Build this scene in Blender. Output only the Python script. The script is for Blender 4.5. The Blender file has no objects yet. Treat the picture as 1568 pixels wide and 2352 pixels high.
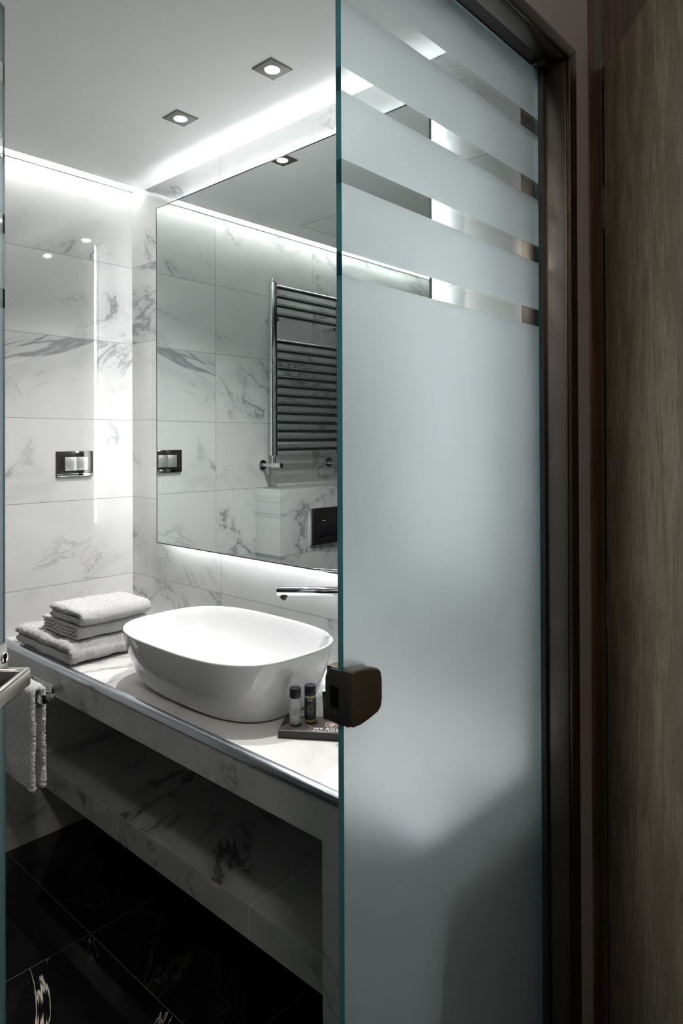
import bpy, bmesh, math, random
from mathutils import Vector, Matrix, noise as mnoise
S = bpy.context.scene
COL = S.collection
PI = math.pi

# ------------------------------------------------------------------ camera
H = 1.3973
cd = bpy.data.cameras.new('camera'); cam = bpy.data.objects.new('camera', cd); COL.objects.link(cam)
R_ = Vector((0.67276766, -0.73984354, -0.00390036)); U_ = Vector((-0.00177817, -0.00688869, 0.99997469)); F_ = Vector((0.73985168, 0.6727437, 0.00595005))
M = Matrix((R_, U_, -F_)).transposed().to_4x4(); M.translation = Vector((0, 0, H))
cam.matrix_world = M
cd.sensor_fit = 'AUTO'; cd.sensor_width = 36; cd.lens = 1574.15 * 36 / 2352
cd.shift_x = 0; cd.shift_y = -(1176 - 1004) / 2352; cd.clip_start = 0.01
S.camera = cam
# ------------------------------------------------------------------ world and exposure
W = bpy.data.worlds.new('world'); S.world = W; W.use_nodes = True
W.node_tree.nodes['Background'].inputs[0].default_value = (0.75, 0.72, 0.68, 1)
W.node_tree.nodes['Background'].inputs[1].default_value = 0.028
vs = S.view_settings; vs.view_transform = 'Standard'; vs.look = 'None'; vs.exposure = 2.97; vs.gamma = 1.0; vs.use_curve_mapping = False
SPOT_W = 7.8       # each recessed ceiling lamp
LED_MIRROR = 2.5  # strip behind the mirror
LED_COVE = 44.0    # strip in the ceiling slot
CORR_W = 3.6       # lamp added to light the corridor side

# ------------------------------------------------------------------ measured room
YB, XW, XM = 2.4285, 1.4459, 1.4044      # tiled end wall, mirror wall, mirror face
XL, YF, YF0 = -0.70, 0.668, 0.565          # far side wall, inner and outer face of the entrance wall
ZC, YC = 2.371, 2.3403                   # ceiling, edge of the light slot
T0 = 1.1828                              # tile grid height
CX, CZ, CB = 0.95, 0.730, 0.630          # counter front, top, apron bottom
GY = 0.62

# ------------------------------------------------------------------ node helpers
def newmat(name):
    m = bpy.data.materials.new(name); m.use_nodes = True
    return m, m.node_tree, m.node_tree.nodes['Principled BSDF']
def pm(name, col, rough=.5, metal=0, spec=.5, coat=0, **kw):
    m, t, b = newmat(name)
    b.inputs['Base Color'].default_value = (*col, 1); b.inputs['Roughness'].default_value = rough
    b.inputs['Metallic'].default_value = metal; b.inputs['Specular IOR Level'].default_value = spec
    b.inputs['Coat Weight'].default_value = coat
    for k, v in kw.items(): b.inputs[k].default_value = v
    return m
class G:
    def __init__(s, t): s.t = t
    def n(s, typ, **kw):
        x = s.t.nodes.new(typ)
        for k, v in kw.items(): setattr(x, k, v)
        return x
    def l(s, a, b): s.t.links.new(a, b)
    def m(s, op, a, b=None, c=None, clamp=False):
        x = s.n('ShaderNodeMath', operation=op, use_clamp=clamp)
        for i, v in enumerate((a, b, c)):
            if v is None: continue
            if isinstance(v, (int, float)): x.inputs[i].default_value = v
            else: s.l(v, x.inputs[i])
        return x.outputs[0]
    def noise(s, vec, scale, detail=4, rough=.55, dist=0, out=0):
        x = s.n('ShaderNodeTexNoise'); x.inputs['Scale'].default_value = scale; x.inputs['Detail'].default_value = detail
        x.inputs['Roughness'].default_value = rough; x.inputs['Distortion'].default_value = dist
        s.l(vec, x.inputs['Vector']); return x.outputs[out]
    def mix(s, f, a, b):
        x = s.n('ShaderNodeMix', data_type='RGBA')
        for sock, v in ((x.inputs[0], f), (x.inputs[6], a), (x.inputs[7], b)):
            if isinstance(v, tuple): sock.default_value = (*v, 1) if len(v) == 3 else v
            elif isinstance(v, (int, float)): sock.default_value = v
            else: s.l(v, sock)
        return x.outputs[2]
    def xyz(s, v):
        x = s.n('ShaderNodeSeparateXYZ'); s.l(v, x.inputs[0]); return x.outputs
    def comb(s, a, b, c):
        x = s.n('ShaderNodeCombineXYZ')
        for i, v in enumerate((a, b, c)):
            if isinstance(v, (int, float)): x.inputs[i].default_value = v
            else: s.l(v, x.inputs[i])
        return x.outputs[0]
    def rng(s, v, a, b, c=0., d=1., smooth=True):
        x = s.n('ShaderNodeMapRange', interpolation_type='SMOOTHSTEP' if smooth else 'LINEAR'); s.l(v, x.inputs[0])
        for i, q in enumerate((a, b, c, d)): x.inputs[i + 1].default_value = q
        return x.outputs[0]

def tile_mat(name, au, u0, du, av, v0, dv, base=(.515, .52, .515), vein=(.23, .24, .245), grout=(.22, .22, .215), gw=.0014, rough=.05, seed=0., dark=False, amount=1.0, rot=.5, vscale=1.0):
    """polished stone tiles laid on a grid in the plane of axes au, av"""
    m, t, b = newmat(name); g = G(t)
    pos = g.n('ShaderNodeNewGeometry').outputs['Position']; p = g.xyz(pos)
    U, V = p[au], p[av]
    fu = g.m('DIVIDE', g.m('SUBTRACT', U, u0), du); fv = g.m('DIVIDE', g.m('SUBTRACT', V, v0), dv)
    iu, iv = g.m('FLOOR', fu), g.m('FLOOR', fv)
    def edge(f, d):
        q = g.m('FRACT', f); q = g.m('MINIMUM', q, g.m('SUBTRACT', 1.0, q)); return g.m('MULTIPLY', q, d)
    e = g.m('MINIMUM', edge(fu, du), edge(fv, dv))
    gr = g.rng(e, gw * .5, gw * 1.0, 1., 0.)
    wn = g.n('ShaderNodeTexWhiteNoise', noise_dimensions='3D'); g.l(g.comb(iu, iv, seed), wn.inputs['Vector'])
    c3 = g.xyz(wn.outputs['Color'])
    ca, sa = math.cos(rot), math.sin(rot)
    ru = g.m('ADD', g.m('MULTIPLY', U, ca), g.m('MULTIPLY', V, sa)); rv = g.m('SUBTRACT', g.m('MULTIPLY', V, ca), g.m('MULTIPLY', U, sa))
    vec = g.comb(g.m('ADD', ru, g.m('MULTIPLY', c3[0], 9.)), g.m('ADD', g.m('MULTIPLY', rv, 1.7), g.m('MULTIPLY', c3[1], 9.)), g.m('MULTIPLY', c3[2], 20.))
    def ridge(scale, detail, dist, w0, w1):
        n = g.noise(vec, scale, detail, .62, dist)
        return g.rng(g.m('ABSOLUTE', g.m('SUBTRACT', n, .5)), w0, w1, 1., 0.)
    mask = g.rng(g.noise(vec, 2.0 * vscale, 2, .5), .46, .62)
    if not dark:
        v1 = g.m('MULTIPLY', ridge(1.5 * vscale, 8, 1.1, .0, .022), mask)
        v2 = g.m('MULTIPLY', g.m('MULTIPLY', ridge(3.4 * vscale, 7, .8, .0, .02), g.rng(g.noise(vec, 3. * vscale, 2), .54, .70)), .5)
        cl = g.m('MULTIPLY', g.m('MULTIPLY', ridge(1.5 * vscale, 6, 1.1, .0, .10), mask), .30)
        va = g.m('MULTIPLY', g.m('ADD', g.m('ADD', g.m('MULTIPLY', v1, .8), v2), cl), amount, clamp=True)
        big = g.rng(g.noise(vec, 1.5, 3), .3, .7)
        body = g.mix(g.m('MULTIPLY', big, .35), base, tuple(x * .86 for x in base))
        col = g.mix(va, body, vein)
        tone = g.m('ADD', .95, g.m('MULTIPLY', c3[2], .06))
        hs = g.n('ShaderNodeHueSaturation'); g.l(col, hs.inputs['Color']); g.l(tone, hs.inputs['Value']); col = hs.outputs[0]
    else:
        v1 = g.m('MULTIPLY', ridge(1.3, 7, .9, .0, .008), g.rng(g.noise(vec, 2.2, 2), .34, .5))
        v2 = g.m('MULTIPLY', ridge(4.2, 6, 1.2, .0, .008), g.rng(g.noise(vec, 3.1, 2), .56, .68))
        va = g.m('MULTIPLY', g.m('ADD', v1, v2), amount, clamp=True)
        tsel = g.m('ADD', .045, g.m('MULTIPLY', .9, g.m('MULTIPLY', g.m('COMPARE', iu, -1., .1), g.m('COMPARE', iv, -1., .1))))
        col = g.mix(g.m('MULTIPLY', va, tsel), base, vein)
    col = g.mix(gr, col, grout)
    g.l(col, b.inputs['Base Color'])
    g.l(g.m('ADD', rough, g.m('MULTIPLY', gr, .4)), b.inputs['Roughness'])
    bp = g.n('ShaderNodeBump'); bp.inputs['Strength'].default_value = .25; bp.inputs['Distance'].default_value = .001
    g.l(g.m('SUBTRACT', 1., gr), bp.inputs['Height']); g.l(bp.outputs[0], b.inputs['Normal'])
    return m

def wood_mat(name, c1, c2, c3, across, fine=220, rough=.45, figure=14):
    m, t, b = newmat(name); g = G(t)
    pos = g.n('ShaderNodeNewGeometry').outputs['Position']; p = g.xyz(pos)
    u = g.m('ADD', g.m('MULTIPLY', p[0], across[0]), g.m('MULTIPLY', p[1], across[1]))
    vec = g.comb(u, 0., g.m('MULTIPLY', p[2], .035)); vecb = g.comb(u, 3., g.m('MULTIPLY', p[2], .16))
    w = g.noise(vecb, figure, 5, .6, 1.2); f = g.noise(vec, fine, 4, .7); f2 = g.noise(g.comb(u, 1., g.m('MULTIPLY', p[2], .5)), fine * 1.2, 3, .7)
    a = g.rng(w, .40, .60); col = g.mix(a, c1, c2)
    col = g.mix(g.m('MULTIPLY', g.rng(f, .45, .62), .75), col, c3)
    g.l(col, b.inputs['Base Color'])
    b.inputs['Roughness'].default_value = rough; b.inputs['Specular IOR Level'].default_value = .35
    bp = g.n('ShaderNodeBump'); bp.inputs['Strength'].default_value = .35; bp.inputs['Distance'].default_value = .0006
    g.l(g.m('ADD', f, f2), bp.inputs['Height']); g.l(bp.outputs[0], b.inputs['Normal'])
    return m

def noise_bump(m, scale, strength, dist, detail=3):
    g = G(m.node_tree); b = m.node_tree.nodes['Principled BSDF']
    pos = g.n('ShaderNodeNewGeometry').outputs['Position']
    bp = g.n('ShaderNodeBump'); bp.inputs['Strength'].default_value = strength; bp.inputs['Distance'].default_value = dist
    g.l(g.noise(pos, scale, detail), bp.inputs['Height']); g.l(bp.outputs[0], b.inputs['Normal']); return m

def emit(name, col, st):
    m = bpy.data.materials.new(name); m.use_nodes = True; t = m.node_tree; t.nodes.clear()
    o = t.nodes.new('ShaderNodeOutputMaterial'); e = t.nodes.new('ShaderNodeEmission')
    e.inputs[0].default_value = (*col, 1); e.inputs[1].default_value = st; t.links.new(e.outputs[0], o.inputs[0]); return m

def led_mat(name, st, axis, pitch=.0085):
    m = bpy.data.materials.new(name); m.use_nodes = True; t = m.node_tree; t.nodes.clear(); g = G(t)
    o = g.n('ShaderNodeOutputMaterial'); e = g.n('ShaderNodeEmission'); e.inputs[0].default_value = (.98, 1, 1, 1)
    p = g.xyz(g.n('ShaderNodeNewGeometry').outputs['Position'])
    f = g.m('FRACT', g.m('DIVIDE', p[axis], pitch)); f = g.rng(g.m('ABSOLUTE', g.m('SUBTRACT', f, .5)), .1, .4, 1.25, .75)
    g.l(g.m('MULTIPLY', f, st), e.inputs[1]); g.l(e.outputs[0], o.inputs[0]); return m

def glassmat(name, rough, tint, transl=0.0, tcol=(.8, .9, .9)):
    m = bpy.data.materials.new(name); m.use_nodes = True; t = m.node_tree; t.nodes.clear(); g = G(t)
    o = g.n('ShaderNodeOutputMaterial'); b = g.n('ShaderNodeBsdfGlass'); b.inputs['Color'].default_value = (*tint, 1)
    b.inputs['Roughness'].default_value = rough; b.inputs['IOR'].default_value = 1.48
    if transl:
        d = g.n('ShaderNodeBsdfTranslucent'); d.inputs[0].default_value = (*tcol, 1); mx = g.n('ShaderNodeMixShader'); mx.inputs[0].default_value = transl
        g.l(b.outputs[0], mx.inputs[1]); g.l(d.outputs[0], mx.inputs[2]); g.l(mx.outputs[0], o.inputs[0])
    else: g.l(b.outputs[0], o.inputs[0])
    return m

# ------------------------------------------------------------------ materials
mt_back = tile_mat('marble_tiles_end_wall', 0, 1.4044 * 2 - 1.852, .604, 2, T0, .30, seed=3.)
mt_right = tile_mat('marble_tiles_mirror_wall', 1, 1.868, .604, 2, T0, .30, seed=8.)
mt_left = tile_mat('dimming_tiles_side_wall', 1, 1.868, .604, 2, T0, .30, base=(.035, .035, .034), vein=(.10, .10, .10), grout=(.05, .05, .05), seed=11., rough=.3)  # unseen wall, made dark to cut the bounce under the counter
mt_front = tile_mat('dimming_tiles_entrance_wall', 0, .3, .604, 2, T0, .30, base=(.035, .035, .034), vein=(.10, .10, .10), grout=(.05, .05, .05), seed=15., rough=.3)  # unseen inner face, likewise darkened to keep bounced light down
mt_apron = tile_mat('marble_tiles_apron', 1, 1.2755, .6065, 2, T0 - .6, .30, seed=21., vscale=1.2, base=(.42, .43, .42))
mt_top = tile_mat('marble_counter_top', 1, 1.2755 - 3, 6., 0, -3, 6., seed=5., amount=1.0, rot=1.2, base=(.73, .725, .715), vein=(.35, .35, .34))
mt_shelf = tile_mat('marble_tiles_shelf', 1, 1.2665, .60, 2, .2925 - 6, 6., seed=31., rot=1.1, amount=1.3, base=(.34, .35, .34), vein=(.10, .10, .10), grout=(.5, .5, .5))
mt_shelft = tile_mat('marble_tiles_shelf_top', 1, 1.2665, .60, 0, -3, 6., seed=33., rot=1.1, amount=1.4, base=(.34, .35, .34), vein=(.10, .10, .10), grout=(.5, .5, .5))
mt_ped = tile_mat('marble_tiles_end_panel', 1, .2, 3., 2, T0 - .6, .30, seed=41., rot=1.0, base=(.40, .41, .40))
mt_box = tile_mat('marble_tiles_cistern_box', 0, -.2, 6, 2, T0 - .30, .30, seed=51., rot=-.7)
mt_floor = tile_mat('black_marble_floor', 0, .9636, .60, 1, 1.8471, .60, base=(.0035, .0035, .004), vein=(.50, .46, .40), grout=(.075, .075, .072), gw=.0014, rough=.07, seed=8., dark=True, rot=.75)
m_ceil = pm('matt_white_ceiling_paint', (.90, .90, .90), .75)
m_plaster = pm('white_cove_plaster', (.80, .80, .78), .7)
m_taupe = noise_bump(pm('taupe_wall_paint', (.20, .168, .158), .85), 260, .12, .0006)
m_bronze = pm('brushed_bronze_steel', (.20, .165, .145), .30, 1.0)
m_bronze_d = pm('dark_bronze_steel', (.085, .062, .05), .38, 1.0)
m_liner = pm('dark_brown_liner', (.045, .043, .036), .85, 0, .08)
m_gasket = pm('black_gasket', (.012, .012, .012), .5)
m_lock = pm('bronze_lock_case', (.085, .062, .040), .42, .5)
m_lockin = pm('dark_lock_plate', (.035, .034, .034), .5, .2)
m_black = pm('recess_shade_black', (.004, .004, .004), .9, 0, .05)  # flat black standing in for darkness in the slot, keyhole and door gap
m_wood = wood_mat('grey_brown_oak_veneer', (.25, .205, .14), (.37, .315, .23), (.10, .075, .048), (-.767, -.641), fine=420, rough=.36, figure=20)
m_woodd = wood_mat('dark_red_brown_wood', (.075, .037, .021), (.042, .019, .011), (.030, .012, .008), (1, 0), fine=70, rough=.5, figure=22)
m_trim = pm('satin_chrome_edge', (.70, .74, .80), .22, 1.0)
m_chrome = pm('polished_chrome', (.80, .81, .83), .045, 1.0)
m_chromed = pm('dark_chrome_radiator', (.74, .76, .78), .07, 1.0)
m_steel = pm('brushed_satin_steel', (.62, .60, .57), .28, 1.0)
m_ceramic = pm('white_glazed_ceramic', (.66, .67, .68), .05, 0, .55, coat=.4)
m_mirror = pm('silver_mirror', (.80, .85, .84), .0, 1.0)
m_mirrored = pm('dark_mirror_edge', (.02, .022, .022), .3)
m_carrier = pm('white_mirror_carrier', (.7, .7, .7), .6)
m_gloss = pm('glossy_dark_chrome_plate', (.12, .11, .11), .06, .85)
m_glossk = pm('glossy_black_plate', (.012, .013, .015), .04, 0, .7)
m_silver = pm('silver_switch_key', (.55, .56, .55), .3, .7)
m_nickel = pm('brushed_nickel_trim', (.30, .28, .26), .33, 1.0)
m_lamp = emit('lamp_face', (1, .97, .92), 26.0)
m_refl = pm('lamp_reflector', (.9, .9, .9), .15, 1.0)
m_ledy = led_mat('led_strip_along_wall', LED_MIRROR, 1); m_ledz = led_mat('led_strip_upright', LED_MIRROR * 1.25, 2); m_ledt = led_mat('led_strip_top', LED_MIRROR * 1.15, 1); m_ledr = led_mat('led_strip_door_side', LED_MIRROR * 1.5, 2); m_ledx = led_mat('led_strip_cove', LED_COVE, 0)
m_tray = pm('dark_brown_card_tray', (.045, .038, .037), .5)
m_trayedge = pm('pale_card_edge', (.36, .35, .35), .5)
m_print = pm('white_print', (.82, .80, .78), .6)
m_printo = pm('tan_print', (.75, .60, .48), .6)
m_cap = pm('black_screw_cap', (.012, .012, .02), .32)
m_clearb = pm('clear_bottle_plastic', (.93, .93, .94), .12, 0, .5, **{'Transmission Weight': .55, 'IOR': 1.3})
m_gel = pm('clear_gel', (.62, .63, .66), .25)
m_amber = pm('olive_lotion', (.42, .33, .17), .2)
m_label = pm('black_label', (.010, .008, .009), .35)
m_greyprint = pm('grey_print', (.28, .28, .29), .5)
m_tealp = pm('pale_teal_edge', (.45, .75, .68), .5)
m_frost = glassmat('frosted_glass', .56, (.92, .975, 1.0), .14, (.84, .93, 1.0))
m_clear = glassmat('clear_glass', 0., (.95, .985, .98))
m_edge = pm('green_glass_edge', (.035, .20, .215), .12, 0, .6, **{'Transmission Weight': .15})
m_edged = pm('dark_green_glass_edge', (.006, .075, .088), .1, 0, .6)
def towel_mat():
    m, t, b = newmat('white_terry_cloth'); g = G(t)
    b.inputs['Base Color'].default_value = (.95, .95, .97, 1); b.inputs['Roughness'].default_value = .95
    b.inputs['Specular IOR Level'].default_value = .1; b.inputs['Sheen Weight'].default_value = .6
    pos = g.n('ShaderNodeNewGeometry').outputs['Position']
    h = g.m('ADD', g.noise(pos, 260, 4, .75), g.m('MULTIPLY', g.noise(pos, 600, 2, .6), .5))
    bp = g.n('ShaderNodeBump'); bp.inputs['Strength'].default_value = 1.; bp.inputs['Distance'].default_value = .011
    g.l(h, bp.inputs['Height']); g.l(bp.outputs[0], b.inputs['Normal']); return m
m_towel = towel_mat()

# ------------------------------------------------------------------ object helpers
def tag(o, label=None, cat=None, group=None, kind=None):
    for k, v in (('label', label), ('category', cat), ('group', group), ('kind', kind)):
        if v: o[k] = v
    return o
def thing(name, label, cat, loc=(0, 0, 0), group=None, kind=None):
    o = bpy.data.objects.new(name, None); COL.objects.link(o); o.location = loc; o.empty_display_size = .05
    return tag(o, label, cat, group, kind)
def link(name, me, mats, parent=None, smooth=False, angle=35):
    if not isinstance(mats, (list, tuple)): mats = [mats]
    for m in mats: me.materials.append(m)
    o = bpy.data.objects.new(name, me); COL.objects.link(o)
    if parent:
        o.parent = parent; d = Matrix.Identity(4)
        q = parent
        off = Vector((0, 0, 0))
        while q: off += q.location; q = q.parent
        me.transform(Matrix.Translation(-off))
    if smooth:
        me.shade_smooth(); me.set_sharp_from_angle(angle=math.radians(angle))
    return o
def bmobj(name, bm, mats, parent=None, smooth=False, bevel=0, seg=2, angle=35):
    bmesh.ops.recalc_face_normals(bm, faces=bm.faces)
    if bevel:
        ed = [e for e in bm.edges if len(e.link_faces) == 2 and e.calc_face_angle(0) > math.radians(30)]
        bmesh.ops.bevel(bm, geom=ed, offset=bevel, segments=seg, profile=.5, affect='EDGES', clamp_overlap=True)
        smooth = True
    me = bpy.data.meshes.new(name); bm.to_mesh(me); bm.free()
    return link(name, me, mats, parent, smooth, angle)
def abox(bm, x0, x1, y0, y1, z0, z1, mi=0, mat=None):
    r = bmesh.ops.create_cube(bm, size=1.0)
    mm = Matrix.Translation(((x0 + x1) / 2, (y0 + y1) / 2, (z0 + z1) / 2)) @ Matrix.Diagonal((abs(x1 - x0), abs(y1 - y0), abs(z1 - z0), 1))
    if mat is not None: mm = mat @ mm
    bmesh.ops.transform(bm, matrix=mm, verts=r['verts'])
    for f in {f for v in r['verts'] for f in v.link_faces}: f.material_index = mi
    return r['verts']
def box(name, x0, x1, y0, y1, z0, z1, m, parent=None, bevel=0, seg=2, mat=None):
    bm = bmesh.new(); abox(bm, x0, x1, y0, y1, z0, z1, 0, mat); return bmobj(name, bm, m, parent, bevel=bevel, seg=seg)
def acyl(bm, a, b, r, seg=24, r2=None, mi=0):
    a, b = Vector(a), Vector(b); d = b - a
    q = bmesh.ops.create_cone(bm, cap_ends=True, segments=seg, radius1=r, radius2=r if r2 is None else r2, depth=d.length)
    mm = Matrix.Translation((a + b) / 2) @ d.to_track_quat('Z', 'Y').to_matrix().to_4x4()
    bmesh.ops.transform(bm, matrix=mm, verts=q['verts'])
    for f in {f for v in q['verts'] for f in v.link_faces}: f.material_index = mi
def cyl(name, a, b, r, m, parent=None, seg=28, bevel=0, r2=None):
    bm = bmesh.new(); acyl(bm, a, b, r, seg, r2); return bmobj(name, bm, m, parent, smooth=True, bevel=bevel)
def prism(bm, pts, axis, a, b, mi=0):
    """outline pts in the two other axes, pushed along axis from a to b"""
    def P(p, w):
        return {'X': (w, p[0], p[1]), 'Y': (p[0], w, p[1]), 'Z': (p[0], p[1], w)}[axis]
    v0 = [bm.verts.new(P(p, a)) for p in pts]; v1 = [bm.verts.new(P(p, b)) for p in pts]; n = len(pts)
    fs = [bm.faces.new(v0), bm.faces.new(v1[::-1])] + [bm.faces.new((v0[i], v0[(i + 1) % n], v1[(i + 1) % n], v1[i])) for i in range(n)]
    for f in fs: f.material_index = mi
    return fs
def lathe(bm, prof, c, seg=40, mi=0):
    rings = []
    for r, z in prof:
        rings.append([bm.verts.new((c[0] + r * math.cos(2 * PI * i / seg), c[1] + r * math.sin(2 * PI * i / seg), c[2] + z)) for i in range(seg)] if r > 1e-6 else [bm.verts.new((c[0], c[1], c[2] + z))])
    for A, B in zip(rings, rings[1:]):
        for i in range(seg):
            j = (i + 1) % seg
            if len(A) == 1 and len(B) == 1: continue
            if len(A) == 1: f = bm.faces.new((A[0], B[i], B[j]))
            elif len(B) == 1: f = bm.faces.new((A[i], B[0], A[j]))
            else: f = bm.faces.new((A[i], B[i], B[j], A[j]))
            f.material_index = mi
def sring(cx, cy, a, b, z, n=3.0, seg=96):
    out = []
    for i in range(seg):
        t = 2 * PI * i / seg; c, s = math.cos(t), math.sin(t)
        out.append((cx + a * math.copysign(abs(c) ** (2 / n), c), cy + b * math.copysign(abs(s) ** (2 / n), s), z))
    return out
def loft(bm, rings, cap0=True, cap1=True, mi=0):
    R = [[bm.verts.new(p) for p in r] for r in rings]
    for A, B in zip(R, R[1:]):
        n = len(A)
        for i in range(n): bm.faces.new((A[i], A[(i + 1) % n], B[(i + 1) % n], B[i])).material_index = mi
    if cap0: bm.faces.new(R[0][::-1]).material_index = mi
    if cap1: bm.faces.new(R[-1]).material_index = mi
    return R

# ================================================================== SETTING
def struct(o, label, cat): return tag(o, label, cat, None, 'structure')
struct(box('floor', XL, XW, YF0 - 2.0, YB, -.05, 0, mt_floor), 'polished black marble tile floor with white veins and thin joints', 'floor')
struct(box('ceiling', XL, XW, YF, YC, ZC, ZC + .03, m_ceil), 'flat white lowered ceiling with a glowing slot along the end wall', 'ceiling')
struct(box('ceiling', XL, XW + .1, YF0 - 2.0, YB + .1, 2.56, 2.60, m_plaster), 'white plaster soffit above the light slot and the corridor', 'ceiling')
struct(box('wall_back', XL - .1, XW + .1, YB, YB + .1, 0, 2.56, mt_back), 'white marble tiled end wall behind the towels with a double socket', 'wall')
struct(box('wall_right', XW, XW + .1, YF, YB, 0, 2.56, mt_right), 'white marble tiled wall carrying the big mirror', 'wall')
struct(box('wall_left', XL - .1, XL, YF0 - 2.0, YB, 0, 2.56, mt_left), 'tiled side wall opposite the mirror, made dark to dim bounced light', 'wall')
bm = bmesh.new()
OX0, OX1, OZ = -.19, 1.2995, 2.1585
abox(bm, XL, OX0, YF0, YF, 0, 2.56); abox(bm, OX1, 1.373, YF0, YF, 0, 2.56); abox(bm, 1.373, XW + .1, YF0 + .05, YF, 0, 2.56); abox(bm, OX0, OX1, YF0, YF, OZ, 2.56)
wf = bmobj('wall_front', bm, [m_taupe, mt_front])
for f in wf.data.polygons:
    if f.normal.y > .5: f.material_index = 1
struct(wf, 'taupe painted strip of wall between the bronze frame and the wooden doorway', 'wall')
struct(box('trim_1', XL, XW, YB - .004, YB - .0001, 2.3835, 2.55, m_plaster), 'bright white plaster band inside the ceiling light slot', 'trim')

# bronze door frame: jamb reveal, face flange and head
fr = struct(thing('trim_2', 'dark brushed bronze steel frame around the frosted glass doorway', 'door frame', (1.3, .6, 0)), None, None)
fr['label'] = 'dark brushed bronze steel frame around the frosted glass doorway'; fr['category'] = 'door frame'
XJ, ZH = 1.268, 2.133
bm = bmesh.new(); abox(bm, XJ, OX1, .565, .624, 0, ZH); bmobj('jamb', bm, m_bronze, fr, bevel=.0015)
bm = bmesh.new(); abox(bm, XJ, OX1, .6245, .6675, 0, ZH); bmobj('inner_liner', bm, m_liner, fr, bevel=.0015)
bm = bmesh.new(); prism(bm, [(1.269, 0), (1.300, 0), (1.300, 2.159), (1.269, 2.1335)], 'Y', .557, .5645); bmobj('face_flange', bm, m_bronze_d, fr, bevel=.0012)
bm = bmesh.new(); prism(bm, [(OX0, 2.1335), (1.269, 2.1335), (1.300, 2.159), (OX0, 2.159)], 'Y', .557, .5645); bmobj('head_flange', bm, m_bronze_d, fr, bevel=.0012)
bm = bmesh.new(); abox(bm, OX0, XJ, .565, .600, 2.1335, 2.158); bmobj('head', bm, m_bronze, fr, bevel=.0012)
bm = bmesh.new(); abox(bm, OX0, XJ, .641, .6675, 2.1335, 2.158); bmobj('head', bm, m_bronze_d, fr, bevel=.0012)
bm = bmesh.new(); abox(bm, OX0, XJ, .600, .641, 2.148, 2.158); bmobj('track', bm, m_gasket, fr)
bm = bmesh.new(); abox(bm, XJ - .008, XJ - .0005, .609, .6185, 0, 2.134); abox(bm, XJ - .008, XJ - .0005, .632, .641, 0, 2.134); bmobj('gasket', bm, m_gasket, fr)
bm = bmesh.new(); abox(bm, OX0 - .02, OX0 + .02, .565, .6675, 0, ZH); bmobj('jamb', bm, m_bronze, fr, bevel=.0015)

# frosted glass panes with clear stripes
STR = [(1.654 + i * .1254 - .0325, 1.654 + i * .1254) for i in range(4)]
def pane_mesh(L, th, z0, z1):
    """local: length along x 0..L, thickness along y 0..th; front face (y=0) is etched except in the stripes"""
    zs = [z0] + [z for s in STR for z in s] + [z1]
    bm = bmesh.new(); cols = []
    for z in zs: cols.append([bm.verts.new(p) for p in ((0, 0, z), (L, 0, z), (L, th, z), (0, th, z))])
    for i in range(len(zs) - 1):
        a, b = cols[i], cols[i + 1]; clear = i % 2 == 1
        for k in range(4):
            f = bm.faces.new((a[k], a[(k + 1) % 4], b[(k + 1) % 4], b[k]))
            f.material_index = {0: 1 if clear else 0, 1: 3 if clear else 2, 2: 1, 3: 3 if clear else 2}[k]
    bm.faces.new(cols[0][::-1]).material_index = 2; bm.faces.new(cols[-1]).material_index = 2
    return bm
GX0 = .684
d1 = thing('door_1', 'frosted glass door pane with four clear stripes and bronze lock case', 'glass door', (GX0, GY, 0), kind='structure')
bm = pane_mesh(XJ - .006 - GX0, .010, .008, 2.128); bm.transform(Matrix.Translation((GX0, GY, 0)))
bmobj('glass_pane', bm, [m_frost, m_clear, m_edge, m_edged], d1)
def outline(pts, n=6):
    """round a polygon with Catmull-Rom"""
    out = []; N = len(pts)
    for i in range(N):
        p0, p1, p2, p3 = [Vector(pts[(i + k) % N]) for k in (-1, 0, 1, 2)]
        for j in range(n):
            t = j / n
            out.append(tuple(.5 * ((2 * p1) + (-p0 + p2) * t + (2 * p0 - 5 * p1 + 4 * p2 - p3) * t * t + (-p0 + 3 * p1 - 3 * p2 + p3) * t ** 3)))
    return out
# lock case: two plates clamping the glass and the end block with its slot
oc = [(.683, 1.016), (.700, 1.0155), (.718, 1.018), (.737, 1.0225), (.744, 1.029), (.7455, 1.040), (.7455, 1.064), (.744, 1.076), (.738, 1.082), (.722, 1.0865), (.703, 1.0895), (.683, 1.0905)]
for nm, y0, y1, mm in (('outer_plate', .602, .6195, m_lock), ('inner_plate', .6305, .651, m_lock)):
    bm = bmesh.new(); v = prism(bm, oc, 'Y', y0, y1)
    bmobj(nm, bm, mm, d1, bevel=.0035 if nm == 'outer_plate' else .002, seg=3)
bm = bmesh.new()
pr = [(.6045 + .0, 1.022), (.608, 1.0165), (.640, 1.0165), (.648, 1.022), (.6505, 1.034), (.6505, 1.074), (.647, 1.084), (.640, 1.0885), (.612, 1.090), (.6045, 1.089)]
prism(bm, pr, 'X', .6800, .6835); ep = bmobj('end_plate', bm, m_lockin, d1, bevel=.0008)
box('strike_slot', .6790, .6799, .625, .640, 1.0375, 1.066, m_black, ep)
for z in (1.030, 1.076): cyl('screw', (.6790, .633, z), (.6800, .633, z), .0022, m_lockin, ep, 12)

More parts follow.
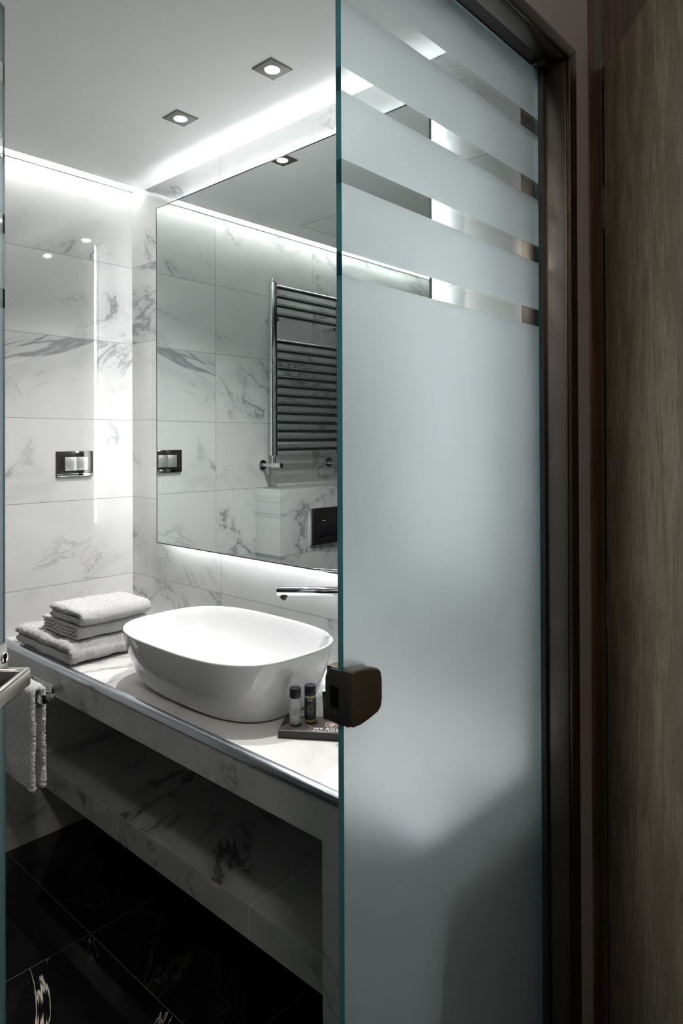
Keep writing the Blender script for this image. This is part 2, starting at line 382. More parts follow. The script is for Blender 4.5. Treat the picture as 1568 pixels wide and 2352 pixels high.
# open glass leaf on the left, seen almost edge-on
hx, hy = -.145, .640; ex, ey = .4700, 1.188
ang = math.atan2(ey - hy, ex - hx); LL = math.hypot(ex - hx, ey - hy)
d2 = thing('door_2', 'open frosted glass leaf at the left picture edge with satin lever handle', 'glass door', (hx, hy, 0), kind='structure')
ML = Matrix.Translation((hx, hy, 0)) @ Matrix.Rotation(ang, 4, 'Z')
def leaf(name, bm, m, **kw):
    bm.transform(ML); return bmobj(name, bm, m, d2, **kw)
bm = pane_mesh(LL, .010, .008, 2.128); leaf('glass_pane', bm, [m_frost, m_clear, m_edge, m_edged])
bm = bmesh.new(); abox(bm, LL - .075, LL + .0015, -.003, .0, .972, 1.064); abox(bm, LL - .075, LL + .0015, .010, .022, .972, 1.056); leaf('lock_case', bm, m_steel, bevel=.0015)
bm = bmesh.new(); acyl(bm, (LL - .008, -.0045, 1.040), (LL - .008, -.003, 1.040), .009, 24); leaf('cylinder_rosette', bm, m_chrome)
bm = bmesh.new(); acyl(bm, (LL - .009, -.0055, 1.043), (LL - .009, -.0044, 1.043), .005, 16); abox(bm, LL - .012, LL - .008, -.0055, -.0044, 1.033, 1.042); leaf('keyhole', bm, m_black)
bm = bmesh.new()  # lever: neck away from the leaf, rounded corner, grip back along it
pth = [(LL - .018, -.003), (LL - .018, -.052), (LL - .150, -.058), (LL - .150, -.048), (LL - .034, -.042), (LL - .034, -.003)]
prism(bm, pth, 'Z', .9995, 1.0290); leaf('lever', bm, m_steel, bevel=.004, seg=3)

# wooden doorway and its open leaf, right edge of the picture
tw = thing('trim_3', 'dark red-brown wooden door surround beside the taupe wall', 'door frame', (1.40, YF0, 0), kind='structure')
bm = bmesh.new(); abox(bm, 1.3735, 1.439, YF0 - .004, YF0 + .05, 0, 2.56); bmobj('upright', bm, m_woodd, tw, bevel=.001)
bm = bmesh.new(); abox(bm, 1.4395, 1.60, YF0 + .030, YF0 + .05, 0, 2.19); bmobj('dark_gap_fill', bm, m_black, tw)  # black box added behind the gap so it reads as shade
bm = bmesh.new(); abox(bm, 1.439, 2.35, YF0 - .003, YF0 + .05, 2.190, 2.56); bmobj('head_panel', bm, m_woodd, tw, bevel=.001)
bm = bmesh.new(); abox(bm, 1.60, 2.30, YF0 + .2, YF0 + .25, 0, 2.19); bmobj('backing', bm, m_woodd, tw)
Lh = Vector((1.4455, .5600)); dl = Vector((-.767, -.641)).normalized(); angw = math.atan2(dl.y, dl.x)
d3 = thing('door_3', 'grey-brown wood veneer door leaf standing open at the right picture edge', 'wooden door', (Lh.x, Lh.y, 0), kind='structure')
MW = Matrix.Translation((Lh.x, Lh.y, 0)) @ Matrix.Rotation(angw, 4, 'Z')
bm = bmesh.new(); abox(bm, 0, .82, 0, .044, .01, 2.183); bm.transform(MW); bmobj('leaf', bm, m_wood, d3)
for z in (1.89, 1.05):
    bm = bmesh.new(); acyl(bm, (-.004, -.0035, z - .045), (-.004, -.0035, z + .045), .0042, 14)
    for k in (-.045, -.015, .015, .045): acyl(bm, (-.004, -.0035, z + k - .001), (-.004, -.0035, z + k + .001), .0052, 14)
    bm.transform(MW); bmobj('hinge', bm, m_bronze_d, d3, smooth=True)

# unseen lamp added to light the wood leaf and the taupe wall
cl = thing('added_corridor_lamp', 'unseen round fill lamp added to light the corridor side', 'lamp', (.05, -.25, 2.54))
cyl('added_lamp_body', (.05, -.25, 2.535), (.05, -.25, 2.559), .09, m_steel, cl)
ld = bpy.data.lights.new('corridor_fill', 'POINT'); ld.energy = CORR_W; ld.shadow_soft_size = .08; ld.color = (1, .93, .86)
lo = bpy.data.objects.new('corridor_fill', ld); COL.objects.link(lo); lo.parent = cl; lo.location = (0, 0, -.12)

# ================================================================== COUNTER
ct = thing('washbasin_counter', 'long marble washbasin counter with chrome edge and tiled front apron', 'counter', (1.2, 1.5, CB))
box('counter_top', CX + .004, XW - .0005, YF + .001, YB - .001, CZ - .018, CZ, mt_top, ct)
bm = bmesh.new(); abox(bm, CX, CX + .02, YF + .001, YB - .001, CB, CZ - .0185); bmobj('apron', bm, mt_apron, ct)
box('underside', CX + .0205, XW - .001, YF + .001, YB - .001, CB, CB + .02, mt_top, ct)
bm = bmesh.new()
pr = [(CX + .012, CZ + .0012), (CX + .012, CZ - .004)]
for i in range(9):
    a = PI / 2 + PI / 2 * i / 8
    pr.append((CX + .0085 + .0125 * math.cos(a), CZ - .0125 + .0137 * math.sin(a)))
pr += [(CX - .004, CZ - .0185), (CX - .0015, CZ - .0205), (CX - .0005, CZ - .0205), (CX - .0005, CZ - .004)]
prism(bm, [pr[0]] + pr[2:] + [pr[1]], 'Y', YF + .002, YB - .002); bmobj('chrome_edge_trim', bm, m_trim, ct, smooth=True, angle=40)
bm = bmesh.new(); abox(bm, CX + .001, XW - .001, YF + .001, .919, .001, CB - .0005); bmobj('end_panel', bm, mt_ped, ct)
sh = thing('under_counter_shelf', 'thick marble tiled shelf below the washbasin counter', 'shelf', (1.25, 1.6, .212))
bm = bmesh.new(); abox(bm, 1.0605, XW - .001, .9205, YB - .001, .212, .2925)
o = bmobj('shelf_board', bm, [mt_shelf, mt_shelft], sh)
for f in o.data.polygons:
    if abs(f.normal.z) > .5: f.material_index = 1

# ================================================================== MIRROR
MY0, MY1, MZ0, MZ1 = .985, 2.1906, 1.0303, 2.2536
mr = thing('backlit_mirror', 'large square mirror with light glowing behind its edges', 'mirror', (XM, 1.6, MZ0))
bm = bmesh.new(); abox(bm, XM, XM + .005, MY0, MY1, MZ0, MZ1); bmesh.ops.recalc_face_normals(bm, faces=bm.faces)
o = bmobj('mirror_glass', bm, [m_mirror, m_mirrored], mr)
for f in o.data.polygons:
    if abs(f.normal.x) < .5: f.material_index = 1
bm = bmesh.new(); e = .0016; w = .0034
for a in ((MY0 - w, MY1 + w, MZ1, MZ1 + w), (MY0 - w, MY1 + w, MZ0 - w, MZ0), (MY0 - w, MY0, MZ0, MZ1), (MY1, MY1 + w, MZ0, MZ1)): abox(bm, XM - .0005, XM + .006, *a)
bmobj('edge_frame', bm, m_mirrored, mr)
ins = .035
box('carrier', XM + .0065, XW - .001, MY0 + ins, MY1 - ins, MZ0 + ins, MZ1 - ins, m_carrier, mr)
xs = (XM + .008, XM + .034)
box('light_strip', *xs, MY0 + ins, MY1 - ins, MZ1 - ins + .0005, MZ1 - ins + .003, m_ledt, mr)
box('light_strip', *xs, MY0 + ins, MY1 - ins, MZ0 + ins - .003, MZ0 + ins - .0005, m_ledy, mr)
box('light_strip', *xs, MY1 - ins + .0005, MY1 - ins + .003, MZ0 + ins, MZ1 - ins, m_ledz, mr)
box('light_strip', *xs, MY0 + ins - .003, MY0 + ins - .0005, MZ0 + ins, MZ1 - ins, m_ledr, mr)
tag(box('cove_light_strip', XL + .02, XW - .02, 2.300, 2.312, ZC + .031, ZC + .035, m_ledx), 'hidden light strip lying in the ceiling slot over the end wall', 'light strip')

# ================================================================== DOWNLIGHTS
def downlight(x, y, label):
    t = thing('recessed_downlight', label, 'ceiling light', (x, y, ZC), 'recessed downlights over the washbasin')
    bm = bmesh.new(); s = .0375; r = .0205; n = 32   # square bezel with a round opening
    def sq(a):
        c, q = math.cos(a), math.sin(a); k = s / max(abs(c), abs(q)); return (c * k, q * k)
    def ring(f, z): return [bm.verts.new((x + f(2 * PI * (i + .5) / n)[0], y + f(2 * PI * (i + .5) / n)[1], z)) for i in range(n)]
    cr = lambda a: (r * math.cos(a), r * math.sin(a))
    cnr = lambda a: tuple(v * .97 for v in sq(a))
    Rg = [ring(sq, ZC - .0003), ring(sq, ZC - .0028), ring(cnr, ZC - .0040), ring(cr, ZC - .0040), ring(cr, ZC - .0003)]
    # put exact corners on the square
    for rr, f in ((Rg[0], 1), (Rg[1], 1), (Rg[2], .97)):
        for v in rr:
            dx, dy = v.co.x - x, v.co.y - y
            if abs(abs(dx) - abs(dy)) < .008 * f: v.co.x = x + math.copysign(s * f, dx); v.co.y = y + math.copysign(s * f, dy)
    for A, B in zip(Rg, Rg[1:]):
        for i in range(n): bm.faces.new((A[i], A[(i + 1) % n], B[(i + 1) % n], B[i]))
    bmesh.ops.remove_doubles(bm, verts=bm.verts, dist=.00001)
    bmobj('bezel', bm, m_nickel, t, smooth=True, angle=25)
    bm = bmesh.new(); lathe(bm, [(.0203, -.0038), (.0185, -.0034), (.0175, -.0015), (.0170, -.0006)], (x, y, ZC)); rf = bmobj('reflector', bm, m_refl, t, smooth=True)
    cyl('lamp_lens', (x, y, ZC - .0034), (x, y, ZC - .0006), .0172, m_lamp, rf)
    l = bpy.data.lights.new('spot', 'SPOT'); l.energy = SPOT_W; l.spot_size = math.radians(115); l.spot_blend = .75; l.shadow_soft_size = .012; l.color = (1, .975, .955)
    lo = bpy.data.objects.new('spot_lamp', l); COL.objects.link(lo); lo.parent = t; lo.location = (0, 0, -.012)
downlight(1.1965, 1.7365, 'square recessed downlight nearer the end wall and the corner')
downlight(1.2005, 1.3310, 'square recessed downlight nearer the frosted glass door')
cv = thing('ceiling_hatch', 'flush square access hatch in the ceiling seen in the mirror', 'hatch', (.42, 1.95, ZC))
bm = bmesh.new()
for a in ((.20, .646, 2.2085, 2.210), (.20, .646, 1.74, 1.7415), (.6445, .646, 1.74, 2.21), (.20, .2015, 1.74, 2.21)): abox(bm, *a, ZC - .0012, ZC - .0002)
bmobj('frame', bm, m_greyprint, cv)
box('panel', .203, .643, 1.743, 2.207, ZC - .0010, ZC - .0002, m_ceil, cv)
sp = thing('round_ceiling_vent', 'round white vent in the ceiling seen in the mirror through the glass stripes', 'vent', (.10, 1.15, ZC))

# ================================================================== BASIN
bs = thing('vessel_washbasin', 'white oval-cornered ceramic vessel basin standing on the marble counter', 'washbasin', (1.153, 1.475, CZ))
bx, by, zr = 1.153, 1.475, .8885
rings = []
outer = [(.120, .232, .0005), (.137, .250, .0015), (.148, .259, .007), (.157, .268, .020), (.171, .280, .045), (.183, .290, .075), (.192, .298, .105), (.199, .3035, .135), (.2018, .3058, .1525), (.2020, .3060, .1560), (.2008, .3048, .1582)]
inner = [(.1985, .3025, .1587), (.1960, .3000, .1575), (.1930, .2970, .1535), (.1870, .2910, .135), (.178, .281, .105), (.163, .264, .072), (.138, .236, .046), (.105, .195, .033), (.060, .11, .0275), (.024, .024, .026)]
for i, (a, b, z) in enumerate(outer): rings.append(sring(bx, by, a, b, CZ + z, 3.05, 128))
for i, (a, b, z) in enumerate(inner): rings.append(sring(bx, by, a, b, CZ + z, 3.0 if i < 8 else 2.2, 128))
bm = bmesh.new(); loft(bm, rings, True, True); bmobj('bowl', bm, m_ceramic, bs, smooth=True, angle=60)
bm = bmesh.new(); lathe(bm, [(0, .0035), (.018, .0035), (.022, .002), (.0225, 0)], (bx, by, CZ + .0265)); bmobj('drain_plug', bm, m_chrome, bs, smooth=True)

# ================================================================== FAUCET
fx, fy = 1.336, 1.2
fc = thing('basin_mixer_tap', 'tall chrome mixer tap with straight spout beside the basin', 'tap', (fx, fy, CZ))
cyl('base_ring', (fx, fy, CZ + .0003), (fx, fy, CZ + .006), .027, m_chrome, fc, 40, .001)
cyl('body', (fx, fy, CZ + .006), (fx, fy, 1.024), .0225, m_chrome, fc, 48, .0008)
cyl('cap', (fx, fy, 1.0255), (fx, fy, 1.053), .0225, m_chrome, fc, 48, .0015)
sd = Vector((-.51, .86, 0)).normalized()
s0 = Vector((fx, fy, 1.003)) + sd * .019; s1 = Vector((fx, fy, .998)) + sd * .187
bm = bmesh.new(); acyl(bm, s0, s1, .0125, 32); bmobj('spout', bm, m_chrome, fc, smooth=True, bevel=.0015)
a0 = s1 - sd * .020 - Vector((0, 0, .010)); cyl('aerator', a0, a0 + Vector((-.51, .86, 0)) * .006 - Vector((0, 0, .010)), .0085, m_gasket, fc, 24)
l0 = Vector((fx, fy, 1.0565)); cyl('lever', l0 - sd * .005, l0 + sd * .088 + Vector((0, 0, .002)), .0038, m_chrome, fc, 20, .0006)

# ================================================================== TOWELS
def ribbon(name, paths, x0, x1, parent=None, seed=1, edge=.45, amp=.0022, skew=0., step=.0026, axis='X', zr=None):
    """folded cloth: each path is (points (y,z), thickness); swept across x with rounded edges"""
    bm = bmesh.new(); rnd = random.Random(seed)
    for pts, th in paths:
        P = [Vector(p) for p in pts]
        # resample evenly
        seg = [(P[i + 1] - P[i]).length for i in range(len(P) - 1)]; tot = sum(seg); n = max(8, int(tot / step)); R = []
        for k in range(n + 1):
            s = tot * k / n; i = 0
            while i < len(seg) - 1 and s > seg[i]: s -= seg[i]; i += 1
            R.append(P[i].lerp(P[i + 1], min(1, s / seg[i])))
        nx = max(10, int((x1 - x0) / step)); hw = (x1 - x0) / 2; xc = (x0 + x1) / 2
        rings = []
        for k, c in enumerate(R):
            t = (R[min(k + 1, n)] - R[max(k - 1, 0)]).normalized(); nrm = Vector((-t.y, t.x))
            cap = min(1.0, math.sqrt(max(.02, 1 - max(0, 1 - min(k, n - k) * tot / n / (th * .5)) ** 2)))
            ring = []
            m = 10
            prof = []   # closed outline: top side, edge, bottom side, edge
            for j in range(nx + 1): prof.append((-hw + th * .5 + (2 * hw - th) * j / nx, .5))
            for j in range(1, m): a = PI / 2 - PI * j / m; prof.append((hw - th * .5 + th * .5 * math.cos(a), .5 * math.sin(a)))
            for j in range(nx + 1): prof.append((hw - th * .5 - (2 * hw - th) * j / nx, -.5))
            for j in range(1, m): a = -PI / 2 - PI * j / m; prof.append((-hw + th * .5 + th * .5 * math.cos(a), .5 * math.sin(a)))
            for u, v in prof:
                q = c + nrm * v * th * cap
                ring.append((xc + u + skew * (c.x - R[0].x), q.x, q.y))
            rings.append(ring)
        loft(bm, rings)
    bmesh.ops.recalc_face_normals(bm, faces=bm.faces); bm.normal_update()
    off = Vector((seed * 3.1, seed * 1.7, 0))
    mv = []
    for v in bm.verts:
        a = mnoise.noise((v.co + off) * 14) * amp * 1.6 + mnoise.noise((v.co + off) * 150) * amp * .9 + mnoise.noise((v.co + off) * 330) * amp * 1.1
        mv.append((v, v.normal * a))
    for v, d in mv:
        v.co += d
        if zr: v.co.z = min(max(v.co.z, zr[0]), zr[1])
    if axis == 'Y':   # sweep direction becomes Y, path plane becomes XZ
        for v in bm.verts: v.co = Vector((v.co.y, v.co.x, v.co.z))
        bmesh.ops.recalc_face_normals(bm, faces=bm.faces)
    return bmobj(name, bm, m_towel, parent, smooth=True, angle=180)
def uturn(yb, yf, zc, gap, n=10, droop=0., rise=0.):
    """back -> front on the lower layer, round the fold, back again on the upper layer"""
    r = gap / 2; out = [(yb, zc - r)] + [(yb + (yf + r - yb) * k / 6, zc - r) for k in range(1, 6)]
    for i in range(n + 1): a = -PI / 2 - PI * i / n; out.append((yf + r + r * math.cos(a), zc + r * math.sin(a)))
    for k in range(1, 7):
        f = k / 6; out.append((yf + r + (yb - yf - r) * f, zc + r + rise * math.sin(PI * f) - droop * max(0, f - .7) / .3))
    return out
z = CZ + .0025
t1 = ribbon('folded_bath_towel', [(uturn(2.335, 1.962, z + .0335, .0315, droop=.004), .0305)], .955, 1.215, seed=2, amp=.0035, zr=(CZ + .0006, CZ + .0695))
tag(t1, 'largest folded white bath towel at the bottom of the pile on the counter', 'towel', 'folded white towels piled on the counter')
z2 = CZ + .0695
t2 = ribbon('folded_hand_towel', [(uturn(2.20, 1.968, z2 + .0225, .0325), .0105), (uturn(2.19, 1.979, z2 + .0225, .0105), .0100)], .985, 1.225, seed=5, amp=.0018, zr=(CZ + .0698, CZ + .1160))
tag(t2, 'thin folded white hand towel in the middle of the pile', 'towel', 'folded white towels piled on the counter')
z3 = CZ + .1165
t3 = ribbon('folded_hand_towel', [(uturn(2.140, 1.950, z3 + .0230, .0225), .0215)], .985, 1.225, seed=9, amp=.0028, zr=(CZ + .1163, CZ + .2))
t3.location = (0, 0, 0)
tag(t3, 'folded white hand towel topmost of the pile beside the basin', 'towel', 'folded white towels piled on the counter')
# towel holder and hanging towel
th = thing('chrome_towel_holder', 'square open chrome towel holder fixed to the counter front', 'towel holder', (CX, 1.995, .672))
def flatbar(name, pts, w, z0, z1, m, parent):
    bm = bmesh.new(); P = [Vector(p) for p in pts]; L, Rr = [], []
    for i, c in enumerate(P):
        d0 = (c - P[i - 1]).normalized() if i else (P[1] - c).normalized(); d1 = (P[i + 1] - c).normalized() if i < len(P) - 1 else d0
        n0, n1 = Vector((-d0.y, d0.x)), Vector((-d1.y, d1.x)); n = (n0 + n1).normalized(); k = w / 2 / max(.35, n.dot(n0))
        L.append(c + n * k); Rr.append(c - n * k)
    prism(bm, [tuple(p) for p in L + Rr[::-1]], 'Z', z0, z1); return bmobj(name, bm, m, parent, bevel=.0008)
box('mount_block', CX - .031, CX - .0003, 1.992, 2.006, .657, .682, m_chrome, th, bevel=.0012)
flatbar('bar', [(.9215, 2.0065), (.9215, 2.143), (.8640, 2.170), (.8640, 1.945), (.8690, 1.934), (.8830, 1.926), (.8930, 1.921)], .0040, .657, .682, m_chrome, th)
hp = [(.8492, .408)] + [(.8492 - .001 * math.sin(k), .408 + (.675 - .408) * k / 8) for k in range(1, 8)]
for i in range(9):
    a = PI - PI * i / 8; hp.append((0.8640 + .0148 * math.cos(a), .6835 + .0148 * math.sin(a)))
hp += [(.8790 + .0015 * math.sin(k * 1.3), .675 - (.675 - .412) * k / 8) for k in range(1, 9)]
bmt = ribbon('hanging_hand_towel', [(hp, .0155)], 1.950, 2.158, seed=14, amp=.0022, axis='Y')
tag(bmt, 'white terry hand towel hanging over the chrome holder below the counter', 'towel')

# ================================================================== TRAY AND TOILETRIES
lv = Vector((.57, -.822)).normalized(); dv = Vector((.846, .533)).normalized(); dv = Vector((-lv.y, lv.x))
T0p = Vector((1.046, 1.147))
MT = Matrix(((lv.x, dv.x, 0, T0p.x), (lv.y, dv.y, 0, T0p.y), (0, 0, 1, 0), (0, 0, 0, 1)))
TZ = CZ + .018
tr = thing('toiletries_tray', 'flat dark brown display tray with white lettering on the counter', 'tray', (T0p.x, T0p.y, CZ))
bm = bmesh.new(); abox(bm, 0, .205, 0, .086, CZ + .0003, TZ); 
for v in bm.verts:
    if v.co.z < CZ + .01 and v.co.x < .1: v.co.x -= .002
bm.transform(MT); tyb = bmobj('tray_body', bm, m_tray, tr, bevel=.0006)
bm = bmesh.new(); abox(bm, .001, .204, -.0004, .0004, TZ - .0006, TZ + .0003); bm.transform(MT); bmobj('pale_edge', bm, m_trayedge, tr)  # thin pale strip along the tray's front top edge
def text(name, s, size, x, y, parent, m, mat, align='LEFT', shear=0.):
    c = bpy.data.curves.new(name + '_text', 'FONT'); c.body = s; c.size = size; c.extrude = .0001; c.align_x = align; c.shear = shear; c.space_character = 1.05
    o = bpy.data.objects.new(name + '_text', c); COL.objects.link(o); bpy.context.view_layer.update()
    me = bpy.data.meshes.new_from_object(o.evaluated_get(bpy.context.evaluated_depsgraph_get()))
    bpy.data.objects.remove(o); bpy.data.curves.remove(c); me.name = name; me.materials.clear()
    me.transform(mat @ Matrix.Translation((x, y, 0))); return link(name, me, m, parent)
MTT = MT @ Matrix.Translation((0, 0, TZ + .0003))
text('lettering', 'MY ROOM', .0155, .078, .0120, tyb, m_print, MTT)
text('lettering', 'NATURAL BEAUTY', .0070, .076, .0040, tyb, m_print, MTT)
def rings_on(bm, M_, cx, cy, rads, w=.0005, dash=0):
    for r in rads:
        n = 40
        for i in range(n):
            if dash and (i * 7) % dash == 0: continue
            a0, a1 = 2 * PI * i / n, 2 * PI * (i + 1) / n
            vs_ = [bm.verts.new(M_ @ Vector((cx + q * math.cos(a), cy + q * math.sin(a), 0))) for a, q in ((a0, r - w), (a1, r - w), (a1, r + w), (a0, r + w))]
            bm.faces.new(vs_)
def line_on(bm, M_, pts, w=.0004):
    for (x0, y0), (x1, y1) in zip(pts, pts[1:]):
        d = Vector((x1 - x0, y1 - y0)).normalized(); n = Vector((-d.y, d.x)) * w
        bm.faces.new([bm.verts.new(M_ @ Vector((px, py, 0))) for px, py in ((x0 + n.x, y0 + n.y), (x1 + n.x, y1 + n.y), (x1 - n.x, y1 - n.y), (x0 - n.x, y0 - n.y))])
bm = bmesh.new(); ML2 = MTT @ Matrix.Translation((.116, .043, .0001))
rings_on(bm, ML2, 0, 0, (.0155,), .0006)
for k in range(5):
    a = .5 + k * .53; line_on(bm, ML2, [(0, -.013), (.006 * math.cos(a), -.004 + .005 * math.sin(a)), (.013 * math.cos(a), .001 + .010 * math.sin(a))], .0005)
line_on(bm, ML2, [(-.013, -.004), (0, -.007), (.013, -.004)], .0006)
rings_on(bm, ML2, 0, .004, (.0035, .006), .0005, 3)
bmobj('round_emblem', bm, m_printo, tyb)
# facing the camera
def frame_at(px, py, pz, r):
    f = Vector((-px, -py, 0)).normalized(); rt = Vector((-f.y, f.x, 0)); return f, rt
def cylwrap(bm, c, r, fdir, pts_list, w):
    """draw polylines (s along circumference, z) on a cylinder of radius r"""
    a0 = math.atan2(fdir.y, fdir.x)
    for pts in pts_list:
        for (s0, z0), (s1, z1) in zip(pts, pts[1:]):
            d = Vector((s1 - s0, z1 - z0)); 
            if d.length < 1e-7: continue
            d.normalize(); n = Vector((-d.y, d.x)) * w
            vs_ = []
            for s_, z_ in ((s0 + n.x, z0 + n.y), (s1 + n.x, z1 + n.y), (s1 - n.x, z1 - n.y), (s0 - n.x, z0 - n.y)):
                a = a0 + s_ / r; vs_.append(bm.verts.new((c.x + (r + .00025) * math.cos(a), c.y + (r + .00025) * math.sin(a), z_)))
            bm.faces.new(vs_)
def circ(s, z_, r, n=26, gap=0): 
    P = [(s + r * math.cos(2 * PI * i / n), z_ + r * math.sin(2 * PI * i / n)) for i in range(n + 1)]
    if not gap: return [P]
    return [P[i:i + 2] for i in range(0, n, gap)]
def bottle(kind, cx, cy, label):
    f, rt = frame_at(cx, cy, 0, 0); z0 = TZ + .0004; c = Vector((cx, cy, 0))
    t = thing('toiletry_bottle', label, 'bottle', (cx, cy, z0), 'small toiletry bottles on the dark tray')
    r = .0128
    if kind == 'clear':
        prof = [(0, 0), (.0118, 0), (.0135, .0015), (.0137, .004), (.0125, .050), (.0118, .0565), (.0105, .0595), (.0105, .061), (0, .061)]
        bm = bmesh.new(); lathe(bm, prof, (cx, cy, z0)); bmobj('bottle_body', bm, m_clearb, t, smooth=True)
        bm = bmesh.new(); lathe(bm, [(0, .003), (.0105, .003), (.0112, .006), (.0106, .050), (0, .050)], (cx, cy, z0)); bmobj('contents', bm, m_gel, t, smooth=True)
        bm = bmesh.new(); rr = .0132
        pl = circ(.001, z0 + .030, .0098, 28, 2) + circ(.001, z0 + .030, .0088, 28, 3) + circ(.001, z0 + .030, .0062, 20, 2) + circ(.001, z0 + .031, .0036, 14, 2)
        rnd = random.Random(3)
        for k in range(16): a = rnd.random() * 6.3; q = rnd.random() * .005; pl.append([(.001 + q * math.cos(a), z0 + .030 + q * math.sin(a)), (.001 + (q + .0018) * math.cos(a + .5), z0 + .030 + (q + .0018) * math.sin(a + .5))])
        cylwrap(bm, c, rr, f, pl, .00035); bmobj('printed_emblem', bm, m_label, t)
        cz0, cr = .0600, .0132
    else:
        prof = [(0, 0), (.0118, 0), (.0132, .0012), (.0134, .003), (.0130, .050), (.0128, .058), (.0118, .0615), (0, .0618)]
        bm = bmesh.new(); lathe(bm, prof, (cx, cy, z0)); bmobj('bottle_body', bm, m_amber, t, smooth=True)
        bm = bmesh.new(); lathe(bm, [(.0133, .0065), (.0136, .0068), (.0134, .0555), (.0131, .0558)], (cx, cy, z0)); wl = bmobj('wrap_label', bm, m_label, t, smooth=True)
        bm = bmesh.new(); q = z0
        pl = [[(-.0055, q + .051), (-.0055, q + .0535)], [(-.0050, q + .0505), (-.0050, q + .0545)]]
        for k in range(5): s_ = -.0028 + k * .0019; pl += [[(s_, q + .0510), (s_, q + .0530)], [(s_, q + .0530), (s_ + .0011, q + .0528)]]
        cylwrap(bm, c, .0137, f, pl, .00035); bmobj('label_print', bm, m_print, wl)
        bm = bmesh.new(); pl = circ(0, q + .031, .0105, 32, 2) + circ(0, q + .031, .0092, 30, 3) + circ(0, q + .031, .0060, 22) + circ(0, q + .031, .0050, 20, 2)
        pl += [[(-.0095 + .0019 * k, q + .0155), (-.0095 + .0019 * k + .0013, q + .0158)] for k in range(10)]
        pl += [[(-.0045 + .003 * k, q + .0105), (-.0045 + .003 * k + .0012, q + .0105)] for k in range(4)]
        cylwrap(bm, c, .0137, f, pl, .0004); bmobj('round_emblem', bm, m_greyprint, wl)
        cz0, cr = .0615, .0134
    bm = bmesh.new(); lathe(bm, [(cr - .0006, 0), (cr, .0006), (cr, .0205), (cr - .0007, .0216), (cr - .002, .0220), (.0022, .0220), (.0010, .0216), (0, .0214)], (cx, cy, z0 + cz0)); bmobj('screw_cap', bm, m_cap, t, smooth=True)
bottle('clear', 1.098, 1.146, 'small clear bottle with black cap and round print on the dark tray')
bottle('dark', 1.130, 1.129, 'small olive bottle with black label and black cap on the dark tray')
tb = thing('soap_packet', 'upright black packet with round grey print, half hidden by the lock case', 'packet', (1.175, 1.105, TZ))
px_, py_ = 1.178, 1.108; f, rt = frame_at(px_, py_, 0, 0)
MB = Matrix(((rt.x, f.x, 0, px_), (rt.y, f.y, 0, py_), (0, 0, 1, TZ + .0005), (0, 0, 0, 1)))
tb.location = (px_, py_, TZ)
bm = bmesh.new(); prism(bm, [(-.018, 0), (.024, 0), (.026, .061), (-.020, .061)], 'Y', -.006, .006); bm.transform(MB); pkb = bmobj('packet_body', bm, m_label, tb, bevel=.0008)
bm = bmesh.new(); abox(bm, -.020, .026, -.0062, .0062, .0615, .0628); bm.transform(MB); bmobj('sealed_edge', bm, m_tealp, tb)
bm = bmesh.new(); MF = MB @ Matrix.Translation((0, .0064, 0)) @ Matrix.Rotation(PI / 2, 4, 'X')
rings_on(bm, MF, .003, .038, (.0125, .0105, .007, .004), .0005, 4); line_on(bm, MF, [(-.010, .019), (.016, .019)], .0004); rings_on(bm, MF, .003, .055, (.0016,), .0012)
bmobj('round_emblem', bm, m_greyprint, pkb)

# ================================================================== SOCKET ON THE END WALL
X0, X1, Z0, Z1 = 1.137, 1.277, 1.2715, 1.3640
sk = thing('wall_switch', 'glossy dark chrome switch plate with two silver keys on the end wall', 'switch', ((X0 + X1) / 2, YB, (Z0 + Z1) / 2))
bm = bmesh.new(); pts = []
for i in range(13):
    u = i / 12; pts.append((X0 + (X1 - X0) * u, YB - .006 - .005 * math.sin(PI * u)))
prism(bm, [(X0, YB - .0002)] + pts + [(X1, YB - .0002)], 'Z', Z0, Z1); bmobj('plate', bm, m_gloss, sk, bevel=.0012)
for k in range(2):
    xa = X0 + .029 + k * .0445
    box('key', xa, xa + .0435, YB - .0135, YB - .0065, Z0 + .022, Z1 - .021, m_silver, sk, bevel=.0008)
bm = bmesh.new(); abox(bm, X0 + .004, X1 - .004, YB - .0116, YB - .004, Z0 + .0005, Z0 + .012); bmobj('lower_lip', bm, m_chrome, sk, bevel=.002)

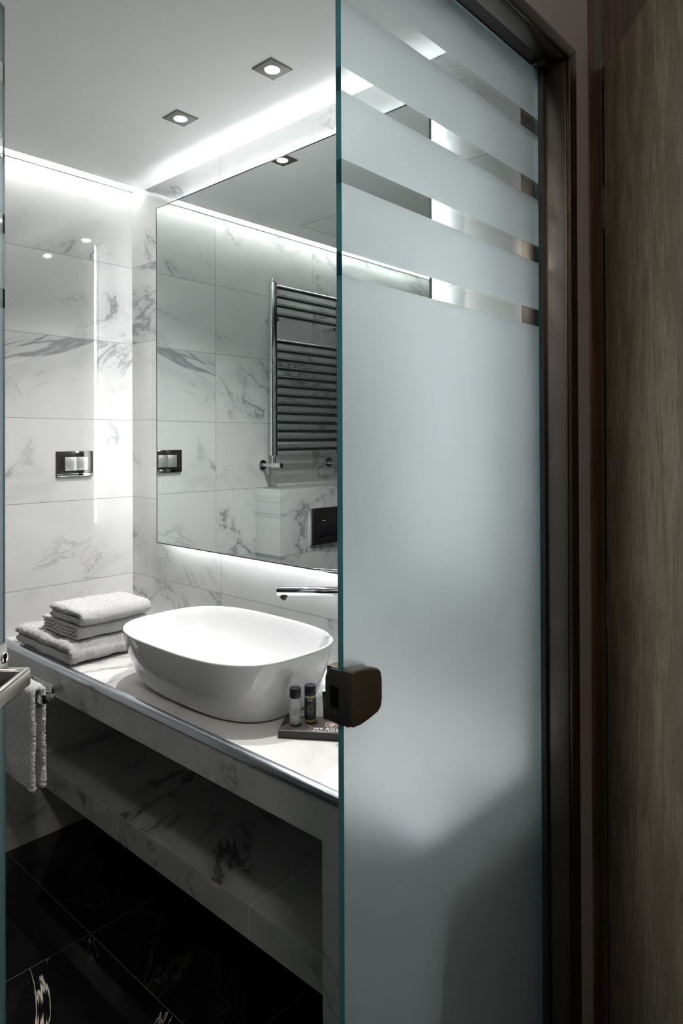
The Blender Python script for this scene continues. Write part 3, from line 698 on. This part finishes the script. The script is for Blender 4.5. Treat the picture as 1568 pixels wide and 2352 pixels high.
# ================================================================== RADIATOR (seen in the mirror)
ra = thing('towel_radiator', 'chrome ladder towel radiator on the end wall reflected in the mirror', 'radiator', (.46, YB, 1.30))
RY = 2.349; xr, xl = .689, .241
for x in (xr, xl):
    bm = bmesh.new(); pr = [(x + .0195 * math.cos(a), RY + .0175 * math.sin(a)) for a in [PI * 2 * i / 28 for i in range(28)]]
    prism(bm, pr, 'Z', 1.333, 2.127); bmobj('upright_tube', bm, m_chromed, ra, smooth=True, angle=40)
for z in (2.110, 2.067, 2.025, 1.982, 1.859, 1.818, 1.777, 1.735, 1.694, 1.653, 1.611, 1.570, 1.529, 1.487, 1.446, 1.404, 1.360):
    cyl('rung', (xl + .01, RY - .006, z), (xr - .01, RY - .006, z), .0108, m_chromed, ra, 20)
cyl('air_vent', (xr, RY, 2.1275), (xr, RY, 2.148), .007, m_chrome, ra, 16, .001)
for x in (xr - .03, xl + .03): cyl('wall_bracket', (x, RY + .003, 1.962), (x, YB - .0005, 1.962), .009, m_chrome, ra, 18)
for x in (xr, xl):
    vr = cyl('valve_rosette', (x, YB - .006, 1.288), (x, YB - .0003, 1.288), .024, m_chrome, ra, 28, .001)
    cyl('valve_pipe', (x, YB - .006, 1.288), (x, RY, 1.288), .0085, m_chrome, vr, 20)
    vb = cyl('valve_body', (x, RY, 1.276), (x, RY, 1.332), .0095, m_chrome, ra, 20, .001)
    cyl('valve_knob', (x, RY + .012, 1.288), (x, RY - .052, 1.288), .0125, m_chrome, vb, 20, .002)

# ================================================================== CISTERN BOX AND FLUSH PLATE
cb = thing('cistern_ledge', 'low marble boxed ledge below the radiator, seen in the mirror', 'ledge', (.35, 2.35, 0))
bm = bmesh.new(); abox(bm, -.02, .7295, 2.262, YB - .0005, .001, T0); bmobj('ledge_box', bm, mt_box, cb)
fp = thing('flush_plate', 'glossy dark flush plate with two buttons on the marble ledge', 'flush plate', (.43, 2.262, 1.0))
bm = bmesh.new(); pts = [(.295 + .245 * i / 12, 2.252 - .008 * math.sin(PI * i / 12)) for i in range(13)]
prism(bm, [(.295, 2.2618)] + pts + [(.540, 2.2618)], 'Z', .912, 1.083); bmobj('plate', bm, m_gloss, fp, bevel=.0015)
box('side_bead', .5405, .5445, 2.250, 2.2617, .912, 1.083, m_chrome, fp, bevel=.001)
for xa, xb in ((.330, .420), (.425, .500)): box('button', xa, xb, 2.2405, 2.245, .955, 1.005, m_glossk, fp, bevel=.001)
for xa in (.460, .466, .472): cyl('indicator_dot', (xa, 2.2425, 1.022), (xa, 2.2455, 1.022), .0014, m_print, fp, 12)
# vent disc
for nm, r0, zz, mm in (('rim', .115, -.004, m_ceil), ('disc', .10, -.010, m_plaster)):
    cyl(nm, (.10, 1.15, ZC + zz), (.10, 1.15, ZC - .0003 if nm == 'rim' else ZC - .0045), r0, mm, sp, 64, .001)
